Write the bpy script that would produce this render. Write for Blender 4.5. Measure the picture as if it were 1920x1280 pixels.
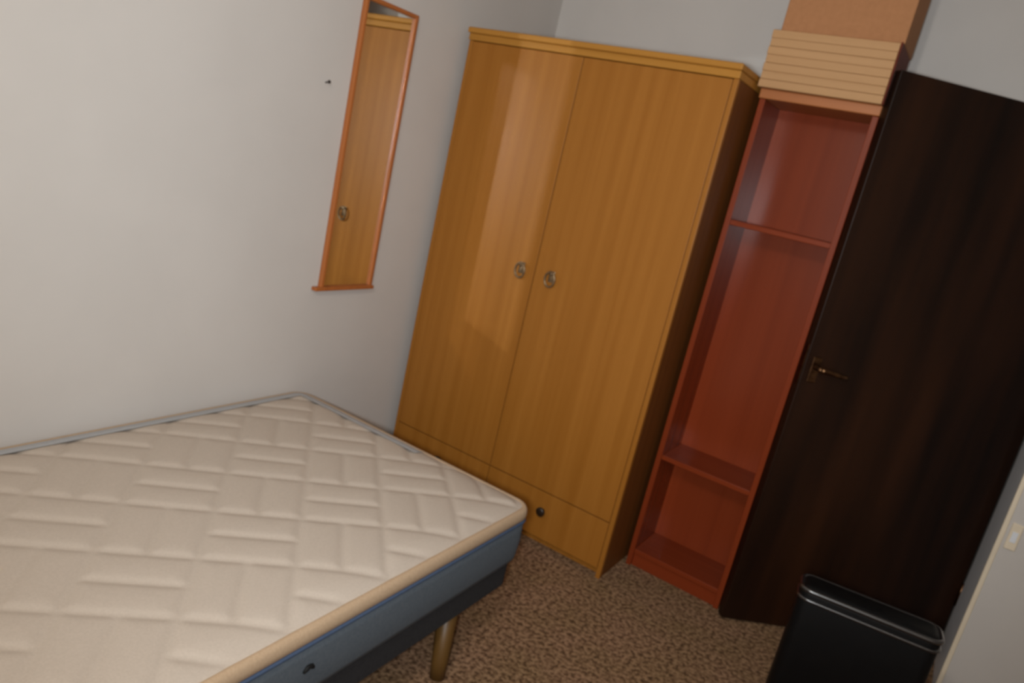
import bpy, bmesh, math, random
from mathutils import Vector, Matrix
random.seed(7)
for o in list(bpy.data.objects):
    bpy.data.objects.remove(o)
SC = bpy.context.scene
COL = SC.collection

# ------------------------------------------------------------------ camera
# room frame: +Y runs along the left wall towards the back wall, +X to the right, z up
H = 1.45
F_PX, ROLL, PITCH, YAW = 1398.0, math.radians(12.9), math.atan(346/1398.0), math.atan(823/1441.0)
def cam_dir(x, y):
    c, s = math.cos(ROLL), math.sin(ROLL)
    u = x*c - y*s; v = x*s + y*c
    fw = F_PX*math.cos(PITCH) + v*math.sin(PITCH); up = -F_PX*math.sin(PITCH) + v*math.cos(PITCH)
    return Vector((u*math.cos(YAW) - fw*math.sin(YAW), u*math.sin(YAW) + fw*math.cos(YAW), up))
fwd = cam_dir(0, 0)
rt = (cam_dir(1, 0) - fwd).normalized(); upv = (cam_dir(0, 1) - fwd).normalized(); fwd.normalize()
cam = bpy.data.cameras.new('camera'); cam.sensor_width = 36.0; cam.lens = F_PX/1920*36.0; cam.clip_start = 0.02
cam_o = bpy.data.objects.new('camera', cam); COL.objects.link(cam_o)
M = Matrix((rt, upv, -fwd)).transposed().to_4x4(); M.translation = Vector((0, 0, H))
cam_o.matrix_world = M
cam.dof.use_dof = True; cam.dof.focus_distance = 0.35; cam.dof.aperture_fstop = 20
SC.camera = cam_o

# ------------------------------------------------------------------ light and exposure
SC.view_settings.view_transform = 'Standard'; SC.view_settings.look = 'None'
SC.view_settings.gamma = 1.0; SC.view_settings.exposure = 0.0
w = bpy.data.worlds.new('world'); SC.world = w; w.use_nodes = True
w.node_tree.nodes['Background'].inputs[0].default_value = (0.9, 0.92, 1, 1)
w.node_tree.nodes['Background'].inputs[1].default_value = 0.05
def point(name, loc, power, rad, col):
    l = bpy.data.lights.new(name, 'POINT'); l.energy = power; l.shadow_soft_size = rad; l.color = col
    o = bpy.data.objects.new(name, l); COL.objects.link(o); o.location = loc
    return o
# the phone's own flash: a soft-edged beam from beside the lens
l = bpy.data.lights.new('camera_flash', 'SPOT'); l.energy = 130; l.shadow_soft_size = 0.05; l.color = (0.93, 1.0, 1.05)
l.spot_size = math.radians(112); l.spot_blend = 1.0
fl = bpy.data.objects.new('camera_flash', l); COL.objects.link(fl); fl.location = (-0.03, -0.08, 1.43)
fl.rotation_euler = (fwd + 0.20*upv + 0.06*rt).to_track_quat('-Z', 'Y').to_euler()
point('fill_lamp', (-0.35, -0.35, 2.25), 42, 0.10, (1, 0.95, 0.87))         # unseen overhead lamp, added for ambient fill
cy = SC.cycles
cy.use_denoising = True
cy.use_guiding = True; cy.use_surface_guiding = True; cy.guiding_training_samples = 64
cy.max_bounces = 10; cy.diffuse_bounces = 5; cy.glossy_bounces = 6
cy.caustics_reflective = True; cy.blur_glossy = 0.0
cy.sample_clamp_indirect = 0.0
try:
    cy.use_light_tree = True
except Exception:
    pass

# ------------------------------------------------------------------ materials
def srgb(r, g, b):
    f = lambda c: (c/255/12.92 if c/255 <= 0.04045 else ((c/255+0.055)/1.055)**2.4)
    return (f(r), f(g), f(b), 1)
def new_mat(name, rough=0.6, spec=0.5):
    m = bpy.data.materials.new(name); m.use_nodes = True
    nt = m.node_tree; b = nt.nodes['Principled BSDF']
    b.inputs['Roughness'].default_value = rough
    b.inputs['Specular IOR Level'].default_value = spec
    return m, nt, b
def noise_mat(name, c1, c2, scale=(1, 1, 1), nscale=5, detail=4, rough=0.6, spec=0.5, bump=0.0, bdist=0.002, lo=0.35, hi=0.65, metallic=0.0, coat=0.0, coat_rough=0.2):
    m, nt, b = new_mat(name, rough, spec)
    N = nt.nodes; L = nt.links
    tc = N.new('ShaderNodeTexCoord'); mp = N.new('ShaderNodeMapping'); mp.inputs['Scale'].default_value = scale
    nz = N.new('ShaderNodeTexNoise'); nz.inputs['Scale'].default_value = nscale; nz.inputs['Detail'].default_value = detail
    cr = N.new('ShaderNodeValToRGB')
    cr.color_ramp.elements[0].position = lo; cr.color_ramp.elements[0].color = c1
    cr.color_ramp.elements[1].position = hi; cr.color_ramp.elements[1].color = c2
    L.new(tc.outputs['Object'], mp.inputs[0]); L.new(mp.outputs[0], nz.inputs['Vector'])
    L.new(nz.outputs['Fac'], cr.inputs[0]); L.new(cr.outputs[0], b.inputs['Base Color'])
    b.inputs['Metallic'].default_value = metallic
    b.inputs['Coat Weight'].default_value = coat; b.inputs['Coat Roughness'].default_value = coat_rough
    if bump:
        bp = N.new('ShaderNodeBump'); bp.inputs['Strength'].default_value = bump; bp.inputs['Distance'].default_value = bdist
        L.new(nz.outputs['Fac'], bp.inputs['Height']); L.new(bp.outputs[0], b.inputs['Normal'])
    return m
def wood(name, c1, c2, rough=0.4, spec=0.5, axis='z', coat=0.0, coat_rough=0.2, stretch=30):
    sc = {'z': (stretch, stretch, 0.7), 'x': (0.7, stretch, stretch), 'y': (stretch, 0.7, stretch)}[axis]
    return noise_mat(name, c1, c2, sc, 1.0, 5, rough, spec, bump=0.04, bdist=0.001, lo=0.3, hi=0.7, coat=coat, coat_rough=coat_rough)

MAT = {}
MAT['wall'] = noise_mat('wall_paint', srgb(199, 194, 189), srgb(202, 197, 192), (1, 1, 1), 4, 2, 0.85, 0.2)
MAT['ceiling'] = noise_mat('ceiling_paint', srgb(225, 220, 212), srgb(230, 225, 217), (1, 1, 1), 30, 3, 0.9, 0.2)
MAT['white_gloss'] = noise_mat('white_gloss_paint', srgb(226, 230, 236), srgb(230, 234, 240), (1, 1, 1), 10, 2, 0.35, 0.5)
MAT['cream'] = noise_mat('cream_plastic', srgb(226, 212, 188), srgb(232, 218, 194), (1, 1, 1), 10, 2, 0.45, 0.5)
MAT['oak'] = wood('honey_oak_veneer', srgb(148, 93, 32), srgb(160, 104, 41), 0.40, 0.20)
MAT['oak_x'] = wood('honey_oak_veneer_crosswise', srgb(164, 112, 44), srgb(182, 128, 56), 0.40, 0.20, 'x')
MAT['oak_shaded'] = wood('shaded_oak_side', srgb(104, 60, 26), srgb(116, 70, 30), 0.5, 0.15)  # darker oak: shade on the wardrobe's right side put into the colour
MAT['pine_frame'] = wood('orange_pine', srgb(158, 90, 44), srgb(172, 102, 52), 0.4, 0.4)
MAT['mahogany'] = wood('red_mahogany', srgb(120, 48, 22), srgb(130, 54, 26), 0.25, 0.26, coat=0.0)
MAT['mahogany_x'] = wood('red_mahogany_crosswise', srgb(120, 48, 22), srgb(130, 54, 26), 0.25, 0.26, 'x')
MAT['red_end'] = wood('dark_red_end', srgb(96, 40, 24), srgb(108, 46, 28), 0.6, 0.15, 'y')
MAT['tan_edge'] = wood('orange_tan_edge', srgb(164, 98, 50), srgb(176, 108, 58), 0.45, 0.4, 'x')
MAT['dark_door'] = wood('dark_brown_door_wood', srgb(15, 9, 7), srgb(50, 27, 14), 0.38, 0.2, stretch=7)
MAT['ribbed'] = wood('pale_tan_slats', srgb(180, 138, 94), srgb(188, 146, 102), 0.6, 0.3, 'x')
MAT['card'] = noise_mat('tan_cardboard', srgb(168, 118, 80), srgb(174, 123, 84), (1, 1, 1), 60, 3, 0.8, 0.2)
MAT['bronze'] = noise_mat('aged_bronze', srgb(120, 88, 62), srgb(84, 60, 42), (1, 1, 1), 60, 3, 0.3, 0.5, metallic=1.0)
MAT['pewter'] = noise_mat('grey_pewter', srgb(150, 126, 96), srgb(120, 100, 76), (1, 1, 1), 60, 3, 0.4, 0.5, metallic=0.8)
MAT['dark_knob'] = noise_mat('dark_knob', srgb(46, 31, 18), srgb(38, 26, 16), (1, 1, 1), 40, 3, 0.4, 0.5)
MAT['quilt'] = noise_mat('cream_quilted_fabric', srgb(184, 171, 158), srgb(190, 177, 164), (1, 1, 1), 220, 3, 0.9, 0.15, bump=0.08, bdist=0.001)
MAT['tape'] = noise_mat('tan_edge_tape', srgb(176, 150, 122), srgb(184, 158, 130), (1, 1, 1), 200, 3, 0.8, 0.2, bump=0.1, bdist=0.001)
MAT['blue_side'] = noise_mat('slate_blue_border_fabric', srgb(84, 92, 100), srgb(92, 99, 106), (1, 1, 1), 160, 3, 0.85, 0.2, bump=0.1, bdist=0.001)
MAT['blue_piping'] = noise_mat('blue_piping_cord', srgb(66, 80, 104), srgb(72, 86, 110), (1, 1, 1), 160, 3, 0.8, 0.2)
MAT['pale_blue'] = noise_mat('pale_blue_grey', srgb(172, 174, 177), srgb(178, 180, 183), (1, 1, 1), 160, 3, 0.85, 0.2, bump=0.1, bdist=0.001)
MAT['base'] = noise_mat('charcoal_base_fabric', srgb(44, 44, 46), srgb(52, 52, 54), (1, 1, 1), 160, 3, 0.9, 0.2)
MAT['leg'] = wood('brown_bed_leg', srgb(86, 60, 26), srgb(96, 68, 30), 0.45, 0.4)
MAT['black'] = noise_mat('black_gloss_shell', srgb(6, 6, 7), srgb(8, 8, 9), (1, 1, 1), 20, 3, 0.5, 0.2)
MAT['black_trim'] = noise_mat('black_polished_trim', srgb(14, 14, 17), srgb(18, 18, 21), (1, 1, 1), 20, 3, 0.3, 1.0, coat=1.0, coat_rough=0.28)
MAT['black_matte'] = noise_mat('black_rubber', srgb(14, 14, 14), srgb(18, 18, 18), (1, 1, 1), 20, 3, 0.7, 0.3)
MAT['nail'] = noise_mat('dark_iron', srgb(70, 62, 58), srgb(60, 52, 50), (1, 1, 1), 50, 2, 0.5, 0.5, metallic=0.6)
mm, nt, b = new_mat('mirror_glass', 0.012); b.inputs['Metallic'].default_value = 1.0
nz = nt.nodes.new('ShaderNodeTexNoise'); nz.inputs['Scale'].default_value = 6
cr = nt.nodes.new('ShaderNodeValToRGB'); cr.color_ramp.elements[0].color = (0.84, 0.85, 0.83, 1); cr.color_ramp.elements[1].color = (0.88, 0.89, 0.87, 1)
nt.links.new(nz.outputs[0], cr.inputs[0]); nt.links.new(cr.outputs[0], b.inputs['Base Color'])
MAT['mirror'] = mm
# carpet: brown pile with dark flecks
cm, nt, b = new_mat('brown_flecked_carpet', 0.95, 0.1)
N, L = nt.nodes, nt.links
tc = N.new('ShaderNodeTexCoord')
n1 = N.new('ShaderNodeTexNoise'); n1.inputs['Scale'].default_value = 70; n1.inputs['Detail'].default_value = 3; n1.inputs['Roughness'].default_value = 0.6
n2 = N.new('ShaderNodeTexNoise'); n2.inputs['Scale'].default_value = 6; n2.inputs['Detail'].default_value = 3
r1 = N.new('ShaderNodeValToRGB')
r1.color_ramp.elements[0].position = 0.36; r1.color_ramp.elements[0].color = srgb(84, 62, 44)
r1.color_ramp.elements[1].position = 0.60; r1.color_ramp.elements[1].color = srgb(160, 128, 100)
e = r1.color_ramp.elements.new(0.47); e.color = srgb(126, 97, 74)
r2 = N.new('ShaderNodeValToRGB')
r2.color_ramp.elements[0].position = 0.3; r2.color_ramp.elements[0].color = (0.86, 0.88, 0.78, 1)
r2.color_ramp.elements[1].position = 0.7; r2.color_ramp.elements[1].color = (1, 0.97, 0.98, 1)
mx = N.new('ShaderNodeMix'); mx.data_type = 'RGBA'; mx.blend_type = 'MULTIPLY'; mx.inputs[0].default_value = 1
L.new(tc.outputs['Object'], n1.inputs['Vector']); L.new(tc.outputs['Object'], n2.inputs['Vector'])
L.new(n1.outputs[0], r1.inputs[0]); L.new(n2.outputs[0], r2.inputs[0])
L.new(r1.outputs[0], mx.inputs[6]); L.new(r2.outputs[0], mx.inputs[7]); L.new(mx.outputs[2], b.inputs['Base Color'])
bp = N.new('ShaderNodeBump'); bp.inputs['Strength'].default_value = 0.7; bp.inputs['Distance'].default_value = 0.008
L.new(n1.outputs[0], bp.inputs['Height']); L.new(bp.outputs[0], b.inputs['Normal'])
MAT['carpet'] = cm

# ------------------------------------------------------------------ mesh helpers
def box(bm, x0, x1, y0, y1, z0, z1, bev=0.0, seg=2):
    r = bmesh.ops.create_cube(bm, size=1.0)
    vs = r['verts']
    for v in vs:
        v.co = Vector((x0 + (v.co.x+0.5)*(x1-x0), y0 + (v.co.y+0.5)*(y1-y0), z0 + (v.co.z+0.5)*(z1-z0)))
    if bev > 0:
        es = {e for v in vs for e in v.link_edges}
        bmesh.ops.bevel(bm, geom=list(es), offset=bev, segments=seg, profile=0.5, affect='EDGES')
def tube(bm, pts, r, n=12, close=False, cap=True, sx=1.0):
    """sweep a circle along pts; r is a number or one per point"""
    pts = [Vector(p) for p in pts]; k = len(pts); rings = []
    prev = None
    for i, p in enumerate(pts):
        if close:
            t = pts[(i+1) % k] - pts[i-1]
        else:
            t = pts[min(i+1, k-1)] - pts[max(i-1, 0)]
        t.normalize()
        if prev is None:
            a = Vector((0, 0, 1)) if abs(t.z) < 0.9 else Vector((1, 0, 0))
            nrm = (a - t*a.dot(t)).normalized()
        else:
            nrm = (prev - t*prev.dot(t)).normalized()
        prev = nrm; bi = t.cross(nrm)
        rr = r[i] if isinstance(r, (list, tuple)) else r
        rings.append([bm.verts.new(p + nrm*rr*math.cos(2*math.pi*j/n) + bi*rr*sx*math.sin(2*math.pi*j/n)) for j in range(n)])
    for i in range(k if close else k-1):
        A, B = rings[i], rings[(i+1) % k]
        for j in range(n):
            bm.faces.new((A[j], A[(j+1) % n], B[(j+1) % n], B[j]))
    if cap and not close:
        bm.faces.new(list(reversed(rings[0]))); bm.faces.new(rings[-1])
def obj(name, bm, mat, parent=None, smooth=False, loc=None):
    bmesh.ops.recalc_face_normals(bm, faces=bm.faces[:])
    me = bpy.data.meshes.new(name); bm.to_mesh(me); bm.free()
    me.materials.append(MAT[mat])
    if smooth:
        for p in me.polygons:
            p.use_smooth = True
    o = bpy.data.objects.new(name, me); COL.objects.link(o)
    if parent is not None:
        o.parent = parent
    if loc:
        o.location = loc
    return o
def bobj(name, dims, mat, parent=None, bev=0.002, seg=2):
    bm = bmesh.new(); box(bm, *dims, bev=bev, seg=seg)
    return obj(name, bm, mat, parent)
def struct(name, bm, mat):
    o = obj(name, bm, mat); o['kind'] = 'structure'; return o
def sbox(name, dims, mat):
    bm = bmesh.new(); box(bm, *dims); return struct(name, bm, mat)
def thing(name, label, cat, loc=(0, 0, 0), rz=0.0):
    o = bpy.data.objects.new(name, None); o.empty_display_size = 0.1; COL.objects.link(o)
    o.location = loc; o.rotation_euler = (0, 0, rz); o['label'] = label; o['category'] = cat
    return o

# ------------------------------------------------------------------ room shell
XL, YB, XR, YF, ZC = -1.92, 3.12, 0.95, -1.7, 2.48
HX, HZ, YP = 0.325, 1.955, 2.80    # right side and top of the doorway; the wall right of it stands forward to YP
DX0 = -0.50                    # left side of the doorway
sbox('floor', (XL-0.1, XR+0.1, YF-0.1, YB+1.3, -0.1, 0.0), 'carpet')
sbox('ceiling', (XL-0.1, XR+0.1, YF-0.1, YB+1.3, ZC, ZC+0.1), 'ceiling')
sbox('wall_left', (XL-0.1, XL, YF-0.1, YB+1.3, 0.0, ZC), 'wall')
sbox('wall_right', (XR, XR+0.1, YF-0.1, YB+1.3, 0.0, ZC), 'wall')
sbox('wall_front', (XL, XR, YF-0.1, YF, 0.0, ZC), 'wall')
bm = bmesh.new()
box(bm, XL, DX0, YB, YB+0.1, 0, ZC); box(bm, HX, XR, YP, YB+0.1, 0, ZC); box(bm, DX0, HX, YB, YB+0.1, HZ, ZC)
struct('wall_back', bm, 'wall')
sbox('wall_hallway', (XL, XR, YB+1.2, YB+1.3, 0, ZC), 'wall')
# pale frame round the doorway
bm = bmesh.new()
box(bm, DX0-0.040, DX0, YB-0.014, YB, 0, HZ+0.02, 0.003)
box(bm, DX0, HX-0.004, YB-0.014, YB, HZ-0.002, HZ+0.02, 0.003)
struct('trim_1', bm, 'white_gloss')
bm = bmesh.new()
box(bm, HX-0.003, HX, YP+0.002, YB, 0, 2.2, 0.001)
struct('trim_2', bm, 'white_gloss')

# ------------------------------------------------------------------ wardrobe
WX0, WX1, WY, WD, WZ = -1.886, -0.806, 2.455, 0.58, 1.872
t = thing('wardrobe', 'honey oak two door wardrobe with two bottom drawers standing in the corner', 'wardrobe', (-1.346, WY, 0))
def W(name, x0, x1, y0, y1, z0, z1, mat, bev=0.002, parent=None):
    return bobj(name, (x0+1.346, x1+1.346, y0, y1, z0, z1), mat, parent or t, bev)
W('side_panel', WX0, WX0+0.018, 0.0, WD, 0.0, 1.826, 'oak')
W('side_panel', WX1-0.018, WX1, 0.0, 0.020, 0.0, 1.826, 'oak').name = 'front_stile'
W('side_panel', WX1-0.018, WX1-0.0005, 0.020, WD, 0.0, 1.826, 'oak_shaded')
W('back_panel', WX0+0.018, WX1-0.018, WD-0.012, WD-0.002, 0.03, 1.82, 'oak')
W('bottom_board', WX0+0.018, WX1-0.018, 0.03, WD-0.012, 0.225, 0.243, 'oak')
W('plinth', WX0+0.018, WX1-0.018, 0.035, 0.050, 0.0, 0.05, 'oak')
W('top_board', WX0-0.002, WX1+0.002, -0.006, WD, 1.826, 1.851, 'oak_x', 0.003)
W('cornice', WX0-0.006, WX1+0.006, -0.016, WD, 1.851, 1.872, 'oak_x', 0.005)
SEAM = -1.374
def handle(parent, x, z):
    bm = bmesh.new()
    box(bm, x-0.012, x+0.012, -0.004, 0.0, z-0.004, z+0.040, 0.0015)
    tube(bm, [(x, 0, z+0.030), (x, -0.016, z+0.030)], 0.006, 10)
    h = obj('door_pull', bm, 'pewter', parent, True)
    bm = bmesh.new()
    pts = [(x + 0.021*math.sin(a), -0.013 - 0.002*math.cos(a), z + 0.008 + 0.028*math.cos(a)) for a in [2*math.pi*i/20 for i in range(20)]]
    tube(bm, pts, 0.0042, 8, close=True)
    obj('drop_ring', bm, 'pewter', h, True)
for x0, x1, hx, hz in ((WX0+0.0195, SEAM-0.0015, -1.432, 1.022), (SEAM+0.0015, WX1-0.0195, -1.297, 1.022)):
    d = W('door', x0, x1, 0.0, 0.018, 0.231, 1.8235, 'oak', 0.0015)
    handle(d, hx+1.346, hz)
for x0, x1 in ((WX0+0.0195, SEAM-0.0015), (SEAM+0.0015, WX1-0.0195)):
    d = W('drawer', x0, x1, 0.0, 0.018, 0.038, 0.2265, 'oak', 0.0015)
    cx = (x0+x1)/2+1.346
    bm = bmesh.new()
    zz = 0.152
    tube(bm, [(cx, 0, zz), (cx, -0.008, zz), (cx, -0.012, zz), (cx, -0.020, zz), (cx, -0.024, zz)], [0.010, 0.009, 0.017, 0.019, 0.011], 14)
    obj('knob', bm, 'dark_knob', d, True)

# ------------------------------------------------------------------ wall mirror
MY0, MY1, MZ0, MZ1 = 1.900, 2.164, 0.836, 1.836
t = thing('wall_mirror', 'tall narrow mirror in thin orange wood frame hanging on left wall', 'mirror', (XL, (MY0+MY1)/2, MZ0))
c = (MY0+MY1)/2; hw = (MY1-MY0)/2; hh = MZ1-MZ0; fw_, fd = 0.014, 0.020
bobj('glass', (0.006, 0.010, -hw+fw_-0.003, hw-fw_+0.003, fw_-0.003, hh-fw_+0.003), 'mirror', t, 0)
bobj('backing_board', (0.0005, 0.006, -hw+0.004, hw-0.004, 0.004, hh-0.004), 'pine_frame', t, 0)
bobj('frame_stile', (0.0005, fd, -hw, -hw+fw_, 0.0, hh), 'pine_frame', t, 0.003)
bobj('frame_stile', (0.0005, fd, hw-fw_, hw, 0.0, hh), 'pine_frame', t, 0.003)
bobj('frame_rail', (0.0005, fd, -hw+fw_, hw-fw_, hh-fw_, hh), 'pine_frame', t, 0.003)
bobj('frame_rail', (0.0005, fd+0.006, -hw-0.028, hw+0.006, -0.004, 0.010), 'pine_frame', t, 0.003)

# nail left of the mirror
bm = bmesh.new()
tube(bm, [(0, 0, 0), (0.016, 0, 0.004), (0.018, 0, 0.0045), (0.021, 0, 0.005)], [0.0022, 0.0022, 0.006, 0.005], 10)
o = obj('nail', bm, 'nail', None, True, (XL-0.002, 1.795, 1.532))
o['label'] = 'small dark nail in the bare left wall near the mirror'; o['category'] = 'nail'

# ------------------------------------------------------------------ bookcase
BX0, BX1, BY, BD = -0.786, -0.402, 2.66, 0.225
BC = (BX0+BX1)/2
t = thing('bookcase', 'narrow red mahogany bookcase with empty shelves between wardrobe and dark door', 'bookcase', (BC, BY, 0))
def B(name, x0, x1, y0, y1, z0, z1, mat, bev=0.002):
    return bobj(name, (x0-BC, x1-BC, y0, y1, z0, z1), mat, t, bev)
PT = 0.020
B('side_panel', BX0, BX0+PT, 0, BD, 0, 1.806, 'mahogany')
B('side_panel', BX1-PT, BX1, 0, BD, 0, 1.806, 'mahogany')
B('back_panel', BX0+PT, BX1-PT, BD-0.008, BD-0.001, 0.02, 1.806, 'mahogany', 0)
B('shelf', BX0+PT, BX1-PT, 0.004, BD-0.008, 1.375, 1.393, 'mahogany_x')
B('shelf', BX0+PT, BX1-PT, 0.004, BD-0.008, 0.463, 0.481, 'mahogany_x')
B('bottom_shelf', BX0+PT, BX1-PT, 0.004, BD-0.008, 0.056, 0.074, 'mahogany_x')
B('kickboard', BX0+PT, BX1-PT, 0.012, 0.026, 0.0, 0.056, 'mahogany_x')
o = B('top_board', BX0-0.002, BX1+0.002, -0.012, BD, 1.806, 1.838, 'tan_edge', 0.003)
o['label'] = 'orange tan top edge'

# ------------------------------------------------------------------ boxes on the bookcase
t = thing('ribbed_box', 'pale tan box with horizontal ribs lying on top of the red bookcase', 'box', (BC, 2.62, 1.838))
bm = bmesh.new()
nr = 7; hb = 0.182
for i in range(nr):
    z0 = i*hb/nr
    box(bm, -0.200+0.002*(i % 2), 0.192, 0.0-0.001*(i % 2), 0.24, z0, z0+hb/nr-0.0004, 0.002, 2)
obj('slats', bm, 'ribbed', t)
bm = bmesh.new(); box(bm, -0.198, 0.190, 0.010, 0.236, 0.001, hb-0.002, 0.0)
obj('core', bm, 'ribbed', t)
o = bobj('end_cap', (0.192, 0.197, 0.004, 0.24, 0.0, hb+0.004), 'red_end', t, 0.001)
o['label'] = 'dark reddish end'
t = thing('cardboard_box', 'plain tan cardboard box on top of the ribbed box', 'box', (BC, 2.655, 1.838+hb+0.0045))
bobj('body', (-0.186, 0.198, 0.0, 0.23, 0.0005, 0.42), 'card', t, 0.004)
bm = bmesh.new()
box(bm, -0.186, 0.198, 0.001, 0.1135, 0.42, 0.4225); box(bm, -0.186, 0.198, 0.1165, 0.229, 0.42, 0.4225)
obj('flaps', bm, 'card', t).name = 'lid'

# ------------------------------------------------------------------ open door leaf
FE = Vector((-0.374, 2.61, 0)); DV = Vector((0.7913, 0.6114, 0)); LEN = 0.878
ang = math.atan2(DV.y, DV.x)
t = thing('door_1', 'dark brown wooden door standing half open beside the bookcase', 'door', FE, ang)
t['kind'] = 'structure'
bobj('leaf', (0, LEN, 0.0, 0.035, 0.006, 1.943), 'dark_door', t, 0.003)
# lever handle: plate, rose, lever (leaf's front face is local -y)
bm = bmesh.new()
box(bm, 0.022, 0.054, -0.005, 0.0, 0.935, 1.025, 0.003)
h = obj('handle', bm, 'bronze', t)
bm = bmesh.new(); tube(bm, [(0.039, -0.004, 0.990), (0.039, -0.030, 0.990), (0.039, -0.046, 0.990)], [0.011, 0.009, 0.010], 14)
obj('spindle', bm, 'bronze', h, True)
bm = bmesh.new()
tube(bm, [(0.036, -0.045, 0.990), (0.050, -0.047, 0.990), (0.080, -0.047, 0.988), (0.110, -0.045, 0.984), (0.132, -0.042, 0.982), (0.140, -0.040, 0.984)], [0.009, 0.010, 0.009, 0.0085, 0.009, 0.006], 14, sx=0.8)
obj('lever', bm, 'bronze', h, True)
bobj('latch_plate', (-0.0015, 0.002, 0.008, 0.027, 0.92, 1.06), 'bronze', t, 0.0005)
for zz in (0.25, 1.0, 1.70):
    bm = bmesh.new(); tube(bm, [(LEN-0.002, -0.006, zz-0.045), (LEN-0.002, -0.006, zz+0.045)], 0.006, 10)
    obj('hinge', bm, 'bronze', t, True)

# ------------------------------------------------------------------ bed
BX0_, BX1_, BYT, BYB = -1.908, -0.880, 1.893, -0.04
def rrect(x0, x1, y0, y1, r, n=8):
    pts = []
    for cx, cyy, a0 in ((x1-r, y1-r, 0), (x0+r, y1-r, 90), (x0+r, y0+r, 180), (x1-r, y0+r, 270)):
        for i in range(n+1):
            a = math.radians(a0 + 90*i/n); pts.append((cx + r*math.cos(a), cyy + r*math.sin(a)))
    return pts
def densify(pts, step=0.03):
    out = []
    for i, p in enumerate(pts):
        q = pts[(i+1) % len(pts)]; d = math.hypot(q[0]-p[0], q[1]-p[1]); k = max(1, int(d/step))
        out += [(p[0]+(q[0]-p[0])*j/k, p[1]+(q[1]-p[1])*j/k) for j in range(k)]
    return out
def shift(pts, z): return [(x, y, z) for x, y in pts]
def loft(bm, loops):
    rings = [[bm.verts.new(p) for p in lp] for lp in loops]
    for A, Bq in zip(rings, rings[1:]):
        n = len(A)
        for j in range(n):
            bm.faces.new((A[j], A[(j+1) % n], Bq[(j+1) % n], Bq[j]))
    return rings
R = 0.055
mx_, my_ = (BX0_+BX1_)/2, (BYT+BYB)/2
hx_, hy_ = (BX1_-BX0_)/2, (BYT-BYB)/2
t = thing('bed_base', 'charcoal fabric bed base on brown wooden legs under the mattress', 'bed base', (mx_, my_, 0))
bm = bmesh.new()
lp = densify(rrect(-hx_+0.012, hx_-0.012, -hy_+0.02, hy_-0.015, 0.05))
rings = loft(bm, [shift(lp, 0.192), shift(lp, 0.272)])
bm.faces.new(rings[0]); bm.faces.new(rings[-1])
obj('base', bm, 'base', t, False)
for lx, ly in ((-0.44, 0.66), (0.470, 1.605-my_), (-0.44, -0.72), (0.470, -0.72)):
    bm = bmesh.new(); kx, ky = math.copysign(0.03, lx), math.copysign(0.03, ly) * (-1 if 0 < ly < 0.7 and lx > 0 else 1)
    tube(bm, [(lx, ly, 0.192), (lx, ly, 0.185), (lx+kx*0.75, ly+ky*0.75, 0.05), (lx+kx, ly+ky, 0.0)], [0.027, 0.030, 0.024, 0.022], 18)
    obj('leg', bm, 'leg', t, True)

t = thing('mattress', 'cream quilted mattress with tan edging and slate blue sides on the bed', 'mattress', (mx_, my_, 0.272))
Z0 = 0.272
bm = bmesh.new()
prof = [(0.010, 0.001), (0.003, 0.006), (0.0, 0.02), (-0.004, 0.07), (-0.002, 0.11), (0.0, 0.145)]
loops = []
for inset, z in prof:
    loops.append(shift(densify(rrect(-hx_+inset, hx_-inset, -hy_+inset, hy_-inset, R)), z))
n0 = min(len(l) for l in loops)
base_pts = densify(rrect(-hx_, hx_, -hy_, hy_, R))
def offs(pts, ins):
    out = []
    n = len(pts)
    for i in range(n):
        a, b_ = pts[i-1], pts[(i+1) % n]
        tx, ty = b_[0]-a[0], b_[1]-a[1]; l = math.hypot(tx, ty) or 1
        out.append((pts[i][0] - ins*ty/l, pts[i][1] + ins*tx/l))   # ccw loop: left normal points inward
    return out
rings = loft(bm, [shift(offs(base_pts, ins), z) for ins, z in prof])
bm.faces.new(rings[0]); bm.faces.new(rings[-1])
obj('side_band', bm, 'blue_side', t, True)
bm = bmesh.new()   # blue cord under the tape, and again at the bottom
tube(bm, shift(offs(base_pts, -0.001), 0.139), 0.0055, 8, close=True)
obj('blue_cord', bm, 'blue_piping', t, True)
# tan tape: a flat band that rolls over the top edge
bm = bmesh.new()
loft(bm, [shift(offs(base_pts, ins), z) for ins, z in ((0.0, 0.143), (-0.004, 0.148), (-0.005, 0.160), (-0.003, 0.172), (0.002, 0.179), (0.009, 0.181), (0.015, 0.178))])
obj('edge_tape', bm, 'tape', t, True)
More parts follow.
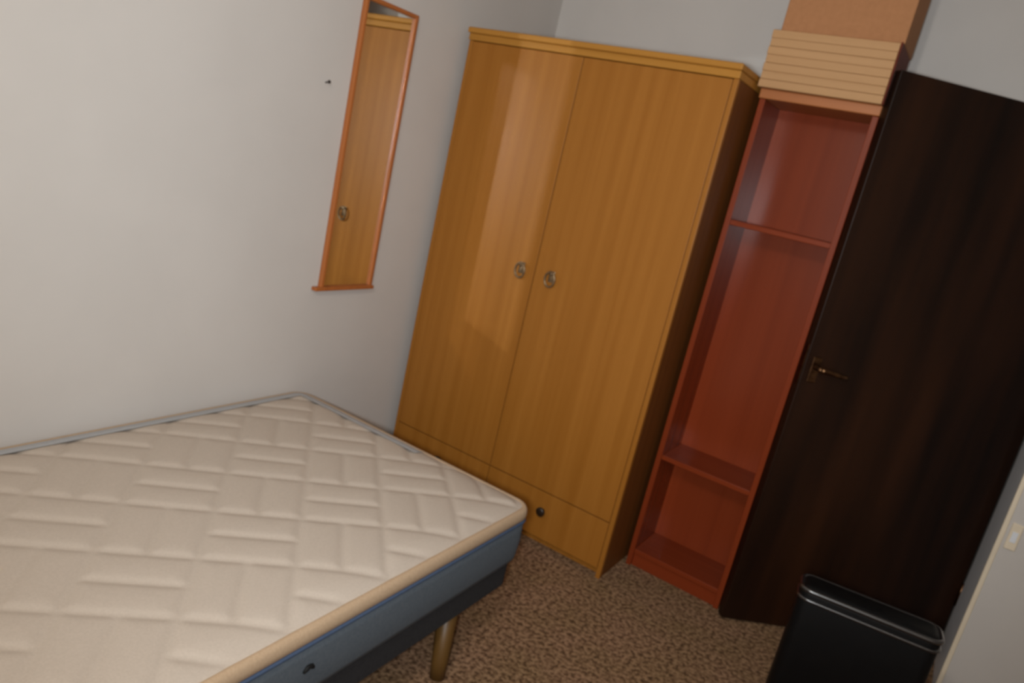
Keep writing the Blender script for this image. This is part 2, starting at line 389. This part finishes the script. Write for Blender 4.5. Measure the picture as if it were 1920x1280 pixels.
# quilted top: diagonal basket-weave stitching, crowned towards the middle
S = 0.207; P0 = -0.165; Q0 = 1.525
def quilt_h(X, Y):
    p = (X+Y)/math.sqrt(2) - P0; q = (Y-X)/math.sqrt(2) - Q0
    i, j = math.floor(p/S), math.floor(q/S)
    u, v = p - i*S, q - j*S
    du = min(u, S-u); dv = min(v, S-v)
    if (i - j) % 2 == 0:
        dv = min(dv, abs(v - S/2))
    else:
        du = min(du, abs(u - S/2))
    d = min(du, dv)
    return -0.0045*math.exp(-(d/0.010)**2) - 0.002*math.exp(-(d/0.03)**2)
bm = bmesh.new()
NX, NY = 128, 236
grid = []
r_in = R - 0.012
ex, ey = hx_-0.012, hy_-0.012
for a in range(NX+1):
    row = []
    for b_ in range(NY+1):
        u, v = -1 + 2*a/NX, -1 + 2*b_/NY
        x, y = u*ex, v*ey
        # round the four corners: pull points of the corner square onto an arc
        cx_, cy_ = ex - r_in, ey - r_in
        if abs(x) > cx_ and abs(y) > cy_:
            dx, dy = abs(x)-cx_, abs(y)-cy_; m_ = max(dx, dy); l_ = math.hypot(dx, dy)
            if l_ > 0:
                x = math.copysign(cx_ + dx*m_/l_, x); y = math.copysign(cy_ + dy*m_/l_, y)
        de = min(ex - abs(u*ex), ey - abs(v*ey))
        crown = 0.020*(1 - math.exp(-(de/0.045)))
        hgt = quilt_h(x+mx_, y+my_)*min(1, de/0.03 + 0.15)
        row.append(bm.verts.new((x, y, 0.178 + crown + hgt)))
    grid.append(row)
for a in range(NX):
    for b_ in range(NY):
        bm.faces.new((grid[a][b_], grid[a+1][b_], grid[a+1][b_+1], grid[a][b_+1]))
obj('quilted_top', bm, 'quilt', t, True)
# blue grey band between tape and quilting, along the wall and far end only
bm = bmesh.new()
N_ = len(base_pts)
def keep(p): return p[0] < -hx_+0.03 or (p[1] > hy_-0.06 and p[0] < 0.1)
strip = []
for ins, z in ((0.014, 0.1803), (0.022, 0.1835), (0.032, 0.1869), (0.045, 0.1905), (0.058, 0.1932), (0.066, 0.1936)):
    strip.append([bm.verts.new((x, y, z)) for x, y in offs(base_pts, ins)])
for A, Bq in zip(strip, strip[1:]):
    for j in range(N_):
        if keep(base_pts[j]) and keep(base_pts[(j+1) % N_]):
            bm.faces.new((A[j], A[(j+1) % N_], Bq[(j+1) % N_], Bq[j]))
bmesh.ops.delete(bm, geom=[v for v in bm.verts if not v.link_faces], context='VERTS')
obj('edge_band', bm, 'pale_blue', t, True)['label'] = 'pale blue grey band'
bm = bmesh.new()
pts = [(hx_+0.005, 0.998-my_+0.028*s, 0.075+0.010*math.sin(math.pi*s)) for s in [i/8 for i in range(9)]]
tube(bm, pts, [0.003, 0.005, 0.006, 0.006, 0.005, 0.005, 0.006, 0.005, 0.003], 8)
obj('handle_tab', bm, 'black_matte', t, True)

# ------------------------------------------------------------------ black case in the foreground
t = thing('black_case', 'upright black case with shiny top rim standing in front of the dark door', 'case', (0.052, 2.095, 0), math.radians(7.5))
cw, cd, ch = 0.178, 0.10, 0.505
def case_loop(z, ins, r):
    return shift(densify(rrect(-cw+ins, cw-ins, 0.0+ins, cd-ins, r, 8), 0.02), z)
bm = bmesh.new()
def cl(ins): return offs(densify(rrect(-cw, cw, 0.0, cd, 0.03, 8), 0.02), ins)
rings = loft(bm, [shift(cl(i_), z_) for i_, z_ in ((0.02, 0.040), (0.006, 0.046), (0.0, 0.06), (0.0, ch-0.022), (0.003, ch-0.010), (0.010, ch-0.003), (0.020, ch))])
bm.faces.new(rings[0]); bm.faces.new(rings[-1])
obj('shell', bm, 'black', t, True)
bm = bmesh.new(); tube(bm, shift(cl(0.002), ch-0.010), 0.007, 12, close=True)
obj('top_rim', bm, 'black_trim', t, True)
bm = bmesh.new(); tube(bm, shift(cl(-0.0005), ch-0.036), 0.005, 12, close=True)
obj('zip_seam', bm, 'black_trim', t, True)
for wx in (-0.14, 0.14):
    for wy in (0.03, 0.07):
        bm = bmesh.new(); tube(bm, [(wx-0.012, wy, 0.0225), (wx+0.012, wy, 0.0225)], 0.0225, 16)
        obj('wheel', bm, 'black_matte', t, True)

# ------------------------------------------------------------------ corner bead and plate right of the door
bm = bmesh.new(); box(bm, HX-0.004, HX+0.011, YP-0.004, YP+0.008, 0, 2.2, 0.003)
struct('trim_3', bm, 'cream')
t = thing('wall_plate', 'small cream plate low on the white wall right of the dark door', 'wall plate', (HX+0.036, YP, 0.635))
bobj('plate', (-0.016, 0.016, -0.007, 0, -0.045, 0.045), 'cream', t, 0.003)
bobj('rocker', (-0.008, 0.008, -0.010, -0.007, -0.018, 0.018), 'white_gloss', t, 0.001)
